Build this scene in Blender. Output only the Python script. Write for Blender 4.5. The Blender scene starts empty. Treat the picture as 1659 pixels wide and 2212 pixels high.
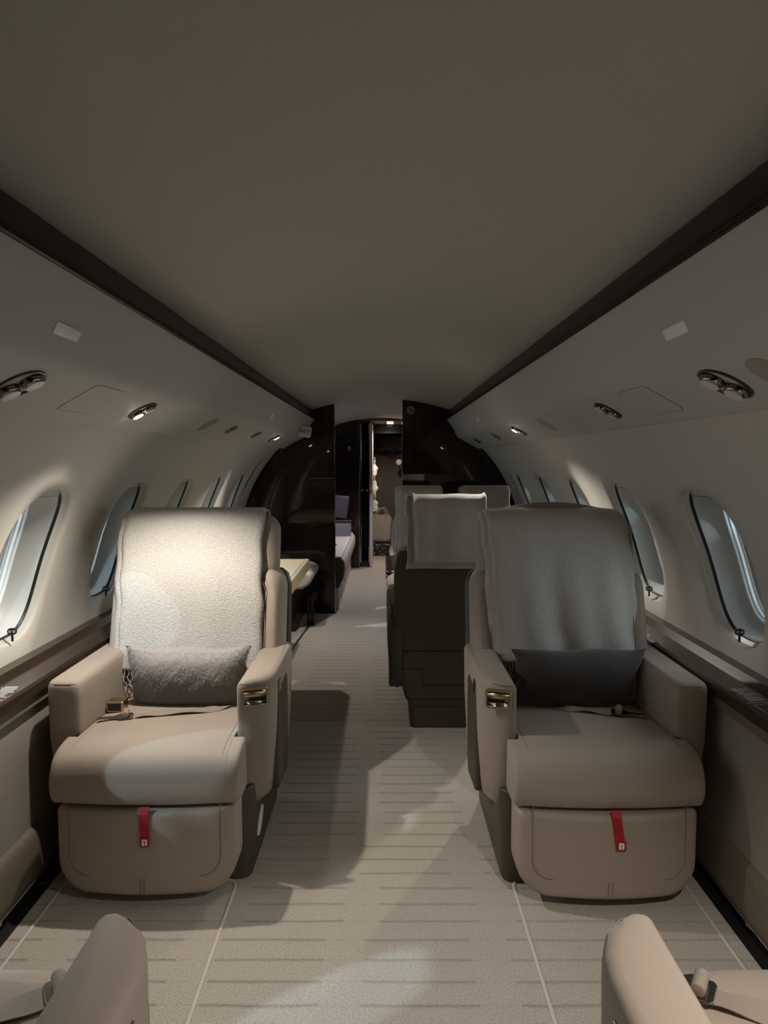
import bpy, bmesh, math, random
from mathutils import Vector, Matrix
random.seed(7)
PI=math.pi; R=math.radians
C=bpy.context.scene.collection
sc=bpy.context.scene

# ------------------------------------------------------------------ materials
def newmat(name):
    m=bpy.data.materials.new(name); m.use_nodes=True
    return m, m.node_tree.nodes, m.node_tree.links, m.node_tree.nodes['Principled BSDF']
def mat(name,col,rough=.6,metal=0,coat=0,bump=0,bscale=200,stretch=(1,1,1),var=0,vscale=8,sheen=0,spec=None,bdist=.002,emit=None,estr=0,coords='Object',detail=3):
    m,n,l,b=newmat(name)
    b.inputs['Base Color'].default_value=(*col,1); b.inputs['Roughness'].default_value=rough
    b.inputs['Metallic'].default_value=metal; b.inputs['Coat Weight'].default_value=coat
    b.inputs['Coat Roughness'].default_value=.03
    if spec is not None: b.inputs['Specular IOR Level'].default_value=spec
    if sheen: b.inputs['Sheen Weight'].default_value=sheen; b.inputs['Sheen Roughness'].default_value=.4
    if emit: b.inputs['Emission Color'].default_value=(*emit,1); b.inputs['Emission Strength'].default_value=estr
    if bump or var:
        tc=n.new('ShaderNodeTexCoord'); mp=n.new('ShaderNodeMapping'); mp.inputs['Scale'].default_value=stretch
        l.new(tc.outputs[coords],mp.inputs['Vector'])
    if bump:
        t=n.new('ShaderNodeTexNoise'); t.inputs['Scale'].default_value=bscale; t.inputs['Detail'].default_value=detail
        l.new(mp.outputs[0],t.inputs['Vector'])
        bp=n.new('ShaderNodeBump'); bp.inputs['Strength'].default_value=bump; bp.inputs['Distance'].default_value=bdist
        l.new(t.outputs['Fac'],bp.inputs['Height']); l.new(bp.outputs[0],b.inputs['Normal'])
    if var:
        t=n.new('ShaderNodeTexNoise'); t.inputs['Scale'].default_value=vscale; t.inputs['Detail'].default_value=4
        l.new(mp.outputs[0],t.inputs['Vector'])
        cr=n.new('ShaderNodeMapRange'); cr.inputs['To Min'].default_value=1-var; cr.inputs['To Max'].default_value=1+var
        l.new(t.outputs['Fac'],cr.inputs['Value'])
        mx=n.new('ShaderNodeVectorMath'); mx.operation='SCALE'; mx.inputs[0].default_value=col
        l.new(cr.outputs[0],mx.inputs['Scale']); l.new(mx.outputs[0],b.inputs['Base Color'])
    return m
M={}
M['leather']=mat('seat_fabric',(.33,.265,.21),.72,bump=.25,bscale=500,var=.05,vscale=300,sheen=.15,bdist=.001)
M['seam']=mat('seam_thread',(.20,.155,.12),.8)
M['olive']=mat('olive_leather',(.062,.051,.034),.5,bump=.2,bscale=350,bdist=.001)
M['wall']=mat('wall_fabric',(.52,.49,.435),.75,bump=.3,bscale=60,stretch=(12,1,12),var=.035,vscale=30,bdist=.001)
M['ceil']=mat('ceiling_fabric',(.56,.57,.53),.8,bump=.15,bscale=300,bdist=.001)
M['psu']=mat('valance_leather',(.47,.465,.43),.6,bump=.1,bscale=400,bdist=.001)
M['plate']=mat('pale_plate',(.85,.84,.80),.55)
M['grill']=mat('speaker_cloth',(.34,.32,.285),.8,bump=.6,bscale=900)
M['dado']=mat('side_panel_fabric',(.28,.24,.195),.85,bump=.5,bscale=450,stretch=(1,1,1),var=.05,vscale=200)
M['bolster']=mat('taupe_leather',(.15,.12,.082),.6,bump=.2,bscale=250)
M['black']=mat('black_plastic',(.012,.012,.012),.45)
M['bronze']=mat('brushed_bronze',(.50,.40,.25),.24,metal=1,bump=.15,bscale=80,stretch=(1,1,40))
M['darkchrome']=mat('dark_chrome',(.32,.29,.26),.12,metal=1)
M['bezel']=mat('dark_bezel',(.07,.062,.055),.3,metal=.6)
M['chrome']=mat('chrome',(.75,.75,.76),.08,metal=1)
M['mirror']=mat('mirror_panel',(.55,.56,.55),.16,metal=1)
M['white']=mat('window_reveal_white',(.48,.50,.48),.38,coat=.2)
M['frame']=mat('outer_window_frame',(.80,.84,.85),.3,coat=.4)
M['shade']=mat('pleated_shade',(.42,.43,.40),.7)
M['throw']=mat('fleece_throw',(.48,.45,.41),.95,bump=1.0,bscale=200,var=.32,vscale=210,sheen=.5,bdist=.004)
M['fur']=mat('fur_pile',(.30,.275,.265),.92,var=.30,vscale=260,sheen=.4,bump=.12,bscale=300,bdist=.001)
M['darkwool']=mat('dark_wool',(.058,.052,.052),.9,bump=.6,bscale=300,var=.2,vscale=60,sheen=.35,bdist=.003)
M['red']=mat('red_webbing',(.36,.006,.012),.6,bump=.3,bscale=600)
M['iconwhite']=mat('white_print',(.85,.85,.85),.6)
M['belt']=mat('belt_webbing',(.30,.235,.19),.5,bump=.5,bscale=200,stretch=(1,8,1))
M['credtop']=mat('cream_table_leather',(.52,.42,.225),.48,bump=.15,bscale=300)
M['cabinet']=mat('taupe_cabinet',(.23,.195,.175),.45)
M['pale']=mat('pale_leather',(.62,.55,.52),.5,bump=.15,bscale=300)
M['bind']=mat('carpet_binding',(.56,.50,.44),.9,bump=.5,bscale=300)
M['brown']=mat('brown_curtain',(.10,.078,.07),.85)
M['bag']=mat('canvas_bag',(.33,.28,.245),.85,bump=.4,bscale=80)
M['plasticwhite']=mat('translucent_white_plastic',(.7,.7,.68),.4)
M['hard']=mat('galley_floor',(.50,.44,.36),.4,var=.05,vscale=20)
M['paper']=mat('magazine_paper',(.45,.47,.52),.35)
M['lamp']=mat('lit_lens',(1,1,1),.3,emit=(1,.93,.80),estr=60)
M['lens']=mat('unlit_lens',(.66,.64,.62),.3)
M['exit']=mat('exit_sign_face',(.62,.59,.58),.4)
M['sign']=mat('sign_grey',(.40,.39,.38),.5)

def wood(name,c1,c2,axis='Z',coat=.6,rough=.4):
    m,n,l,b=newmat(name)
    tc=n.new('ShaderNodeTexCoord'); mp=n.new('ShaderNodeMapping')
    mp.inputs['Scale'].default_value={'Z':(14,14,.7),'Y':(14,.7,14),'X':(.7,14,14)}[axis]
    t=n.new('ShaderNodeTexNoise'); t.inputs['Scale'].default_value=2.2; t.inputs['Detail'].default_value=8; t.inputs['Distortion'].default_value=.4
    r=n.new('ShaderNodeValToRGB'); r.color_ramp.elements[0].position=.32; r.color_ramp.elements[1].position=.72
    r.color_ramp.elements[0].color=(*c1,1); r.color_ramp.elements[1].color=(*c2,1)
    l.new(tc.outputs['Object'],mp.inputs['Vector']); l.new(mp.outputs[0],t.inputs['Vector']); l.new(t.outputs['Fac'],r.inputs['Fac']); l.new(r.outputs[0],b.inputs['Base Color'])
    b.inputs['Roughness'].default_value=rough; b.inputs['Coat Weight'].default_value=coat; b.inputs['Coat Roughness'].default_value=.025; b.inputs['Specular IOR Level'].default_value=.15
    return m
M['wood']=wood('dark_gloss_veneer',(.006,.003,.0015),(.022,.011,.006),rough=.4)
M['ledgewood']=wood('ledge_gloss_veneer',(.022,.013,.007),(.05,.03,.017),'Y')
M['trimwood']=wood('trim_gloss_veneer',(.003,.002,.001),(.008,.005,.003),'Y',coat=.08,rough=.4)

def carpetmat():
    m,n,l,b=newmat('carved_carpet')
    tc=n.new('ShaderNodeTexCoord'); sp=n.new('ShaderNodeSeparateXYZ'); l.new(tc.outputs['Object'],sp.inputs[0])
    def math_(op,a,bv=None,c=None):
        q=n.new('ShaderNodeMath'); q.operation=op
        for i,v in enumerate((a,bv,c)):
            if v is None: continue
            if isinstance(v,(int,float)): q.inputs[i].default_value=v
            else: l.new(v,q.inputs[i])
        return q.outputs[0]
    X,Y=sp.outputs['X'],sp.outputs['Y']
    wn=n.new('ShaderNodeTexNoise'); wn.inputs['Scale'].default_value=5; l.new(tc.outputs['Object'],wn.inputs['Vector'])
    yy=math_('ADD',Y,math_('MULTIPLY',math_('SUBTRACT',wn.outputs['Fac'],.5),.012))
    row=math_('DIVIDE',yy,.079)
    fr=math_('FRACT',row); idx=math_('FLOOR',row)
    dist=math_('ABSOLUTE',math_('SUBTRACT',fr,.5))
    line=math_('SUBTRACT',1,math_('SMOOTH_MIN',math_('MULTIPLY',dist,9),1,.1))
    line=math_('MAXIMUM',line,0)
    # broken segments staggered by row
    off=math_('FRACT',math_('MULTIPLY',math_('SINE',math_('MULTIPLY',math_('FLOOR',math_('DIVIDE',idx,3)),12.99)),43.7))
    seg=math_('FRACT',math_('ADD',math_('DIVIDE',X,.40),math_('MULTIPLY',off,.30)))
    sm=math_('LESS_THAN',math_('ABSOLUTE',math_('SUBTRACT',seg,.5)),.37)
    line=math_('MULTIPLY',line,math_('ADD',math_('MULTIPLY',sm,.85),.15))
    nz=n.new('ShaderNodeTexNoise'); nz.inputs['Scale'].default_value=230; nz.inputs['Detail'].default_value=2; l.new(tc.outputs['Object'],nz.inputs['Vector'])
    v=n.new('ShaderNodeMapRange'); v.inputs['From Min'].default_value=.3; v.inputs['From Max'].default_value=.7; v.inputs['To Min'].default_value=.72; v.inputs['To Max'].default_value=1.25; l.new(nz.outputs['Fac'],v.inputs['Value'])
    f=math_('MULTIPLY',v.outputs[0],math_('SUBTRACT',1,math_('MULTIPLY',line,.30)))
    s=n.new('ShaderNodeVectorMath'); s.operation='SCALE'; s.inputs[0].default_value=(.44,.385,.32); l.new(f,s.inputs['Scale']); l.new(s.outputs[0],b.inputs['Base Color'])
    h=math_('SUBTRACT',nz.outputs['Fac'],math_('MULTIPLY',line,1.2))
    bp=n.new('ShaderNodeBump'); bp.inputs['Strength'].default_value=.9; bp.inputs['Distance'].default_value=.004; l.new(h,bp.inputs['Height']); l.new(bp.outputs[0],b.inputs['Normal'])
    b.inputs['Roughness'].default_value=.95; b.inputs['Sheen Weight'].default_value=.3
    return m
M['carpet']=carpetmat()
def speckle():
    m,n,l,b=newmat('speckled_mat')
    tc=n.new('ShaderNodeTexCoord'); v=n.new('ShaderNodeTexVoronoi'); v.inputs['Scale'].default_value=38; l.new(tc.outputs['Object'],v.inputs['Vector'])
    r=n.new('ShaderNodeValToRGB'); r.color_ramp.interpolation='CONSTANT'; r.color_ramp.elements[0].color=(.35,.3,.27,1); r.color_ramp.elements[1].position=.32; r.color_ramp.elements[1].color=(.008,.007,.007,1)
    l.new(v.outputs['Distance'],r.inputs['Fac']); l.new(r.outputs[0],b.inputs['Base Color']); b.inputs['Roughness'].default_value=.7
    return m
M['speckle']=speckle()
def glassmat():
    m,n,l,b=newmat('thin_glass'); n.remove(b)
    t=n.new('ShaderNodeBsdfTransparent'); t.inputs[0].default_value=(.93,.96,.96,1)
    g=n.new('ShaderNodeBsdfGlossy'); g.inputs['Roughness'].default_value=.02
    fr=n.new('ShaderNodeFresnel'); fr.inputs['IOR'].default_value=1.5
    mx=n.new('ShaderNodeMixShader'); l.new(fr.outputs[0],mx.inputs[0]); l.new(t.outputs[0],mx.inputs[1]); l.new(g.outputs[0],mx.inputs[2])
    l.new(mx.outputs[0],n['Material Output'].inputs['Surface'])
    return m
M['glass']=glassmat()

# ------------------------------------------------------------------ mesh helpers
def obj(name,bm,m=None,parent=None,smooth=True,bevel=0,segs=3,subsurf=0,solid=0,angle=35,weld=True):
    me=bpy.data.meshes.new(name)
    if weld: bmesh.ops.remove_doubles(bm,verts=bm.verts,dist=1e-5)
    bmesh.ops.recalc_face_normals(bm,faces=bm.faces)
    if smooth:
        for f in bm.faces: f.smooth=True
    bm.to_mesh(me); bm.free()
    o=bpy.data.objects.new(name,me); C.objects.link(o)
    if m: me.materials.append(M[m] if isinstance(m,str) else m)
    if parent: o.parent=parent
    if solid:
        s=o.modifiers.new('solid','SOLIDIFY'); s.thickness=solid; s.offset=0
    if bevel:
        bv=o.modifiers.new('bevel','BEVEL'); bv.width=bevel; bv.segments=segs; bv.limit_method='ANGLE'; bv.angle_limit=R(angle); bv.harden_normals=False
        if smooth:
            me.shade_smooth() if hasattr(me,'shade_smooth') else None
    if smooth:
        me.set_sharp_from_angle(angle=R(60)) if hasattr(me,'set_sharp_from_angle') else None
    if subsurf:
        s=o.modifiers.new('sub','SUBSURF'); s.levels=subsurf; s.render_levels=subsurf
    return o
def tag(o,label=None,cat=None,group=None,kind=None):
    if label: o['label']=label
    if cat: o['category']=cat
    if group: o['group']=group
    if kind: o['kind']=kind
    return o
def thing(name,loc,label,cat,group=None,rz=0):
    o=bpy.data.objects.new(name,None); C.objects.link(o); o.location=loc; o.rotation_euler=(0,0,rz); o.empty_display_size=.1
    return tag(o,label,cat,group)
def struct(name,bm,m,**k): return tag(obj(name,bm,m,**k),kind='structure')
def BM(): return bmesh.new()
def add_box(bm,x0,x1,y0,y1,z0,z1,mp=None):
    v=[bm.verts.new(Vector((x,y,z))) for x in(x0,x1) for y in(y0,y1) for z in(z0,z1)]
    if mp:
        for q in v: q.co=mp(q.co)
    for f in((0,1,3,2),(4,6,7,5),(0,4,5,1),(2,3,7,6),(0,2,6,4),(1,5,7,3)): bm.faces.new([v[i] for i in f])
    return bm
def add_loft(bm,rings,closed=True,cap0=False,cap1=False):
    rv=[[bm.verts.new(p) for p in r] for r in rings]
    n=len(rv[0])
    for a,b in zip(rv,rv[1:]):
        for i in range(n if closed else n-1):
            j=(i+1)%n
            bm.faces.new((a[i],a[j],b[j],b[i]))
    if cap0: bm.faces.new(rv[0][::-1])
    if cap1: bm.faces.new(rv[-1])
    return rv
def add_prism(bm,prof,x0,x1,fn=None):
    """prof: list of (y,z); extruded along x"""
    fn=fn or (lambda x,y,z:(x,y,z))
    add_loft(bm,[[Vector(fn(x,y,z)) for y,z in prof] for x in (x0,x1)],True,True,True)
    return bm
def add_tube(bm,pts,r,n=6,caps=True):
    pts=[Vector(p) for p in pts]; rings=[]
    up=None
    for i,p in enumerate(pts):
        d=(pts[min(i+1,len(pts)-1)]-pts[max(i-1,0)]).normalized()
        if up is None: up=Vector((0,0,1)) if abs(d.z)<.9 else Vector((1,0,0))
        s=d.cross(up).normalized(); u=s.cross(d).normalized(); up=u
        rr=r[i] if isinstance(r,(list,tuple)) else r
        rings.append([p+s*math.cos(2*PI*k/n)*rr+u*math.sin(2*PI*k/n)*rr for k in range(n)])
    add_loft(bm,rings,True,caps,caps); return bm
def add_lathe(bm,prof,n=20,mp=None,cap0=True,cap1=True):
    """prof: (r,h) around +z, mapped"""
    mp=mp or (lambda v:v)
    add_loft(bm,[[mp(Vector((r*math.cos(2*PI*k/n),r*math.sin(2*PI*k/n),h))) for k in range(n)] for r,h in prof],True,cap0,cap1); return bm
def rrect(w,h,r,n=5,cx=0,cy=0,radii=None):
    """rounded rectangle, half sizes; radii order: ++, -+, --, +-"""
    rs=radii or [r]*4; out=[]
    for k,(sx,sy) in enumerate(((1,1),(-1,1),(-1,-1),(1,-1))):
        q=rs[k]
        for i in range(n+1):
            a=PI/2*k+PI/2*i/n
            out.append((cx+sx*(w-q)+q*math.cos(a),cy+sy*(h-q)+q*math.sin(a)))
    return out
def sellipse(a,b,p=3,n=40,cx=0,cy=0):
    out=[]
    for i in range(n):
        t=2*PI*i/n; c,s=math.cos(t),math.sin(t)
        out.append((cx+a*math.copysign(abs(c)**(2/p),c),cy+b*math.copysign(abs(s)**(2/p),s)))
    return out
def smoothpath(pts,n=5,closed=False):
    out=[];N=len(pts)
    for i in range(N if closed else N-1):
        P=[Vector(pts[(i+k)%N]) if closed else Vector(pts[max(0,min(N-1,i+k))]) for k in(-1,0,1,2)]
        for j in range(n):
            t=j/n
            out.append(tuple(.5*((2*P[1])+(-P[0]+P[2])*t+(2*P[0]-5*P[1]+4*P[2]-P[3])*t*t+(-P[0]+3*P[1]-3*P[2]+P[3])*t**3)))
    if not closed: out.append(tuple(pts[-1]))
    return out
def slab(bm,outline,thick,r,fn,bulge=lambda a,b:0,rings=6,back=True):
    """outline (a,b) in a plane; front at depth 0 (toward -), rounding r; fn(a,b,d)->xyz, d = depth behind front"""
    dense=[]
    for i,p in enumerate(outline):
        q=outline[(i+1)%len(outline)]; L=math.dist(p,q); k=max(1,int(L/.03))
        dense+=[(p[0]+(q[0]-p[0])*j/k,p[1]+(q[1]-p[1])*j/k) for j in range(k)]
    outline=dense; rings=max(rings,10)
    ca=sum(p[0] for p in outline)/len(outline); cb=(max(p[1] for p in outline)+min(p[1] for p in outline))/2
    ca=(max(p[0] for p in outline)+min(p[0] for p in outline))/2
    ha=max(abs(p[0]-ca) for p in outline); hb=max(abs(p[1]-cb) for p in outline)
    prof=[]
    if back: prof+= [(0,None,thick)]
    K=5
    if back:
        for i in range(K+1):
            a=PI/2*i/K; prof.append((1,r*(1-math.sin(a)),thick-r*(1-math.cos(a))))
    else: prof.append((1,0,thick))
    for i in range(K+1):
        a=PI/2*i/K; prof.append((1,r*(1-math.cos(a)),r*(1-math.sin(a))))
    rg=[]
    for kind,ins,d in prof:
        if ins is None: continue
        rg.append([(ca+(p[0]-ca)*(1-ins/ha),cb+(p[1]-cb)*(1-ins/hb),d) for p in outline])
    last=rg[-1]
    for i in range(1,rings):
        s=1-i/rings
        rg.append([(ca+(p[0]-ca)*s,cb+(p[1]-cb)*s,0) for p in last])
    V=[[bm.verts.new(Vector(fn(a,b,d-(bulge(a,b) if d<thick*.5 else 0)))) for a,b,d in ring] for ring in rg]
    n=len(outline)
    for A,B in zip(V,V[1:]):
        for i in range(n):
            j=(i+1)%n; bm.faces.new((A[i],A[j],B[j],B[i]))
    c=bm.verts.new(Vector(fn(ca,cb,-bulge(ca,cb))))
    for i in range(n): bm.faces.new((V[-1][i],V[-1][(i+1)%n],c))
    bm.faces.new(V[0][::-1])
    return bm
def noise(x,y,s=1):
    return (math.sin(x*5.1*s+1.3)*math.cos(y*4.3*s+.7)+.5*math.sin(x*11.7*s-y*7.9*s)+.3*math.sin(y*19*s+x*3*s+2))*.5

# ------------------------------------------------------------------ shell geometry
R0=1.235; Z0=.59
def cyl(th,Y,r=R0,s=1): return Vector((s*r*math.cos(th),Y,Z0+r*math.sin(th)))
YB=6.06; YA=-1.6
PITCH=.78; WIN=[2.30+PITCH*k for k in range(-4,5)]
WT=(math.asin((.73-Z0)/R0)+math.asin((1.24-Z0)/R0))/2; WH=(math.asin((1.24-Z0)/R0)-math.asin((.73-Z0)/R0))/2*R0; WW=.183
TH0=R(-32); TH1=R(49)
def wall(s):
    bm=BM(); N=48
    def P(a,b,r=R0): return cyl(WT+b/R0,a,r,s)
    rows=14
    t0=(TH0-WT)*R0; t1=(TH1-WT)*R0
    for yc in WIN:
        hole=sellipse(WW*1.045,WH*1.03,3.0,N)
        h=PITCH/2
        outer=[]
        for a,b in hole:
            k=1e9
            for lim,v in((h,abs(a)),): 
                if v>1e-9: k=min(k,lim/v)
            if b>1e-9: k=min(k,t1/b)
            if b<-1e-9: k=min(k,t0/b)
            outer.append((a*k,b*k))
        # snap corners
        for ca,cb in((h,t1),(-h,t1),(-h,t0),(h,t0)):
            i=min(range(N),key=lambda i:(outer[i][0]-ca)**2+(outer[i][1]-cb)**2); outer[i]=(ca,cb)
        rings=[]
        for (sc_,dr) in((.972,.016),(.985,.007),(1,.0015)):
            rings.append([P(yc+a*sc_,b*sc_,R0+dr) for a,b in hole])
        for k in range(1,9):
            t=k/8
            rings.append([P(yc+p[0]*(1.02*(1-t))+q[0]*t,p[1]*(1.02*(1-t))+q[1]*t) if k<8 else P(yc+q[0],q[1]) for p,q in zip(hole,outer)])
        add_loft(bm,rings)
    for (ya,yb) in((YA,WIN[0]-PITCH/2),(WIN[-1]+PITCH/2,YB+.02)):
        add_loft(bm,[[cyl(TH0+(TH1-TH0)*i/30,y,R0,s) for i in range(31)] for y in(ya,yb)],False)
    return bm
wl=struct('wall_left',wall(-1),'wall'); wr=struct('wall_right',wall(1),'wall')

# windows
WINLAB=[]
def window(idx,yc,s):
    def P(a,b,dr): return cyl(WT+b/R0,yc+a,R0+dr,s)
    hole=sellipse(WW,WH,3.0,48)
    def ring(sa,sb,dr,off=0): return [P(a*sa,b*sb+off,dr) for a,b in hole]
    root=bpy.data.objects.new('window_%d'%idx,None); C.objects.link(root); root['kind']='structure'
    bm=BM(); add_loft(bm,[ring(1.02,1.005,.014),ring(1.0,.985,.020),ring(.955,.965,.026)]); obj('lip',bm,'white',root)
    bm=BM(); add_loft(bm,[ring(.955,.965,.026),ring(.95,.962,.034),ring(.93,.95,.036)]); obj('seal',bm,'black',root)
    O=-.018
    bm=BM(); add_loft(bm,[ring(.935,.953,.0355),ring(.925,.94,.048),ring(.88,.90,.070,O*.3),ring(.82,.84,.095,O),ring(.775,.795,.112,O)]); obj('reveal',bm,'white',root)
    bm=BM(); add_loft(bm,[ring(.775,.795,.112,O),ring(.768,.79,.108,O),ring(.752,.780,.108,O),ring(.749,.778,.114,O),ring(.744,.775,.114,O),ring(.740,.772,.107,O),ring(.722,.762,.108,O),ring(.715,.758,.118,O),ring(.700,.748,.119,O),ring(.695,.745,.135,O),ring(.80,.84,.15,O)]); obj('frame',bm,'frame',root)
    bm=BM()
    r=ring(.698,.747,.124,O); V=[bm.verts.new(p) for p in r]; c=bm.verts.new(sum(r,Vector())/len(r))
    for i in range(48): bm.faces.new((V[i],V[(i+1)%48],c))
    obj('pane',bm,'glass',root)
    # shade header
    bm=BM(); 
    top=[P(a,b,.031) for a,b in [(-WW*.84,WH*.875),(WW*.84,WH*.875),(WW*.7,WH*.955),(-WW*.7,WH*.955)]]
    add_loft(bm,[top,[p+Vector((s*.02,0,0)) for p in top]],True,True,True); obj('shade_header',bm,'shade',root,smooth=False)
    bm=BM(); add_tube(bm,[P(-WW*.90,WH*.86,.030),P(0,WH*.865,.030),P(WW*.90,WH*.86,.030)],.0018); obj('shade_rail',bm,'chrome',root)
    return root
wi=1
for k in range(8,-1,-1):
    for s in(-1,1):
        window(wi,WIN[k],s); wi+=1

# shade switches (black two-button tag on short stem) at nearest windows
def switch(Y,s,label):
    loc=cyl(WT-WH*.93/R0,Y,R0-.004,s)
    t=thing('shade_switch',loc,label,'switch','window shade switches')
    # face toward camera: normal roughly -Y and inward
    def mp(x,y,z): return Vector((x,y,z))
    bm=BM(); out=sellipse(.0150,.0115,2.6,24,0,.022)
    add_loft(bm,[[Vector((a,.003,b)) for a,b in out],[Vector((a,-.003,b)) for a,b in out]],True,True,True)
    obj('tag_plate',bm,'black',t,smooth=False,bevel=.001)
    bm=BM(); add_box(bm,-.0035,.0035,-.002,.002,-.012,.013); obj('stem',bm,'black',t,smooth=False)
    for q,sg in((-.0065,-1),(.0065,1)):
        bm=BM()
        for rr in(.0045,):
            ro=[Vector((q+rr*math.cos(a*PI/8),-.0034,.022+rr*math.sin(a*PI/8))) for a in range(16)]
            ri=[Vector((q+rr*.72*math.cos(a*PI/8),-.0034,.022+rr*.72*math.sin(a*PI/8))) for a in range(16)]
            add_loft(bm,[ro,ri])
        v=[bm.verts.new((q+dx,-.0035,.022+dz*sg)) for dx,dz in((-.0018,-.0012),(.0018,-.0012),(0,.0019))]; bm.faces.new(v)
        obj('arrow_symbol',bm,'iconwhite',t,smooth=False)
    t.rotation_euler=(0,0,R(-12*s))
switch(2.30,-1,'small black two-arrow shade switch at the bottom of the nearest left window')
switch(2.29,1,'small black two-arrow shade switch at the bottom of the nearest right window')
switch(3.09,-1,'small black two-arrow shade switch at the foot of the second left window')
switch(3.085,1,'small black two-arrow shade switch at the foot of the second right window')

# ceiling
def ceilz(x,y):
    top=1.93 if y<5.2 else 1.93-(1.93-1.882)*min(1,((y-5.2)/.85))**1.5
    return 1.775+(top-1.775)*(1-(x/.63)**2)
bm=BM()
ys=[YA+i*(5.2-YA)/20 for i in range(20)]+[5.2+i*.86/10 for i in range(11)]
add_loft(bm,[[Vector((x/20*.66,y,ceilz(x/20*.66,y))) for x in range(-20,21)] for y in ys],False)
struct('ceiling',bm,'ceil')
# overhead valances with reading light panels
PSU=[(.580,1.712),(.572,1.700),(.600,1.668),(.635,1.615),(.655,1.575),(.668,1.553),(.685,1.5405),(.72,1.521),(.80,1.4767),(.835,1.457),(.845,1.452),(.855,1.452),(.875,1.458),(.90,1.47)]
def valance(s):
    bm=BM(); add_loft(bm,[[Vector((s*x,y,z)) for x,z in PSU] for y in(YA,YB+.01)],False)
    return bm
t=struct('trim_1',valance(-1),'psu'); t=struct('trim_2',valance(1),'psu')
def toprail(s):
    bm=BM(); prof=[(.645,1.80),(.615,1.788),(.592,1.781),(.579,1.765),(.567,1.740),(.557,1.712),(.556,1.703),(.562,1.698),(.60,1.706),(.66,1.74)]
    add_loft(bm,[[Vector((s*x,y,z)) for x,z in prof] for y in(YA,YB)],False); return bm
struct('trim_3',toprail(-1),'trimwood'); struct('trim_4',toprail(1),'trimwood')

# side ledges, side panels, bolsters
def ledge(s):
    bm=BM(); prof=[(1.24,.662),(1.19,.662),(1.165,.641),(1.085,.640),(1.075,.634),(1.073,.603),(1.09,.600),(1.24,.600)]
    add_loft(bm,[[Vector((s*x,y,z)) for x,z in prof] for y in(YA,YB)],True,True,True); return bm
struct('trim_5',ledge(-1),'ledgewood',smooth=False); struct('trim_6',ledge(1),'ledgewood',smooth=False)
def lower(s):
    bm=BM(); prof=[(1.10,.602),(1.087,.600),(1.083,.565),(1.10,.560)]
    add_loft(bm,[[Vector((s*x,y,z)) for x,z in prof] for y in(YA,YB)],False); return bm
struct('trim_7',lower(-1),'bolster'); struct('trim_8',lower(1),'bolster')
def dado(s):
    bm=BM(); prof=smoothpath([(1.105,.575),(1.098,.50),(1.094,.35),(1.088,.22),(1.085,.16)],4)
    add_loft(bm,[[Vector((s*x,y,z)) for x,z in prof] for y in(YA,YB)],False); return bm
struct('trim_9',dado(-1),'dado'); struct('trim_10',dado(1),'dado')
def bol(s):
    bm=BM(); prof=smoothpath([(1.10,.19),(1.084,.187),(1.066,.165),(1.056,.10),(1.056,.05),(1.075,.022),(1.11,.02)],5)
    add_loft(bm,[[Vector((s*x,y,z)) for x,z in prof] for y in(YA,YB)],False); return bm
struct('baseboard_left',bol(-1),'bolster'); struct('baseboard_right',bol(1),'bolster')
bm=BM(); 
for s in(-1,1): add_box(bm,min(s*1.03,s*1.20),max(s*1.03,s*1.20),YA,YB,-.04,.001)
struct('trim_11',bm,'black',smooth=False)
# floor
bm=BM(); add_box(bm,-1.03,1.03,YA,8.7,-.03,0); struct('floor',bm,'carpet',smooth=False)
bm=BM(); add_box(bm,-1.1,1.1,8.7,11.4,-.03,-.002); struct('floor_forward',bm,'hard',smooth=False)
# carpet binding strips round the two seat footprints
def binding(s,label):
    bm=BM(); out=[]
    x0,x1=s*.44,s*.985; y1=2.14; r=.04
    path=[(x0,1.12),(x0,1.3),(x0,1.5),(x0,y1-r)]+[(x0+s*r*(1-math.cos(a)),y1-r+r*math.sin(a)) for a in(.4,.8,1.2,1.57)]+[(s*.7,y1),(x1-s*r,y1)]+[(x1-s*r*(1-math.sin(a)),y1-r+r*math.cos(a)) for a in(.4,.8,1.2,1.57)]+[(x1,1.5),(x1,1.3),(x1,1.12)]
    add_tube(bm,[(x,y,.0005) for x,y in path],.0055,6)
    for v in bm.verts: v.co.z=max(0.0002,v.co.z*.7+.001)
    return tag(obj('carpet_binding',bm,'bind'),label,'carpet trim')
binding(-1,'pale raised carpet binding outlining the floor area in front of the left seats')
binding(1,'pale raised carpet binding outlining the floor area in front of the right seats')

# ---------------------------------------------------------------- bulkheads
def arcpts(r,z0,a0,a1,n,s=1): return [(s*r*math.cos(a0+(a1-a0)*i/n),z0+r*math.sin(a0+(a1-a0)*i/n)) for i in range(n+1)]
def bulk(s,xin,name):
    bm=BM()
    pts=[(s*abs(xin) if xin*s>0 else xin,0)]
    pts=[(xin,0.0)]
    pts+= [(s*1.10,0)]+arcpts(1.26,Z0,R(-25),R(47),16,s)+[(s*.66,1.80)]
    n=10; xs=[s*.62+(xin-s*.62)*i/n for i in range(n+1)]
    pts+=[(x,1.775+(1.882-1.775)*(1-(x/.63)**2)+.004) for x in xs]
    add_loft(bm,[[Vector((x,y,z)) for x,z in pts] for y in(YB,YB+.045)],True,True,True)
    return struct(name,bm,'wood',smooth=False)
bulk(-1,-.402,'wall_bulkhead_left'); bulk(1,.192,'wall_bulkhead_right')
bm=BM(); add_box(bm,-.4025,-.3985,YB-.003,YB+.048,0,1.835); add_box(bm,.1885,.1925,YB-.003,YB+.048,0,1.87); struct('trim_12',bm,'darkchrome',smooth=False)
# panel lines on left bulkhead
bm=BM(); add_box(bm,-.62,-.405,YB-.0015,YB+.001,1.190,1.198); struct('trim_13',bm,'bolster',smooth=False)
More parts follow.
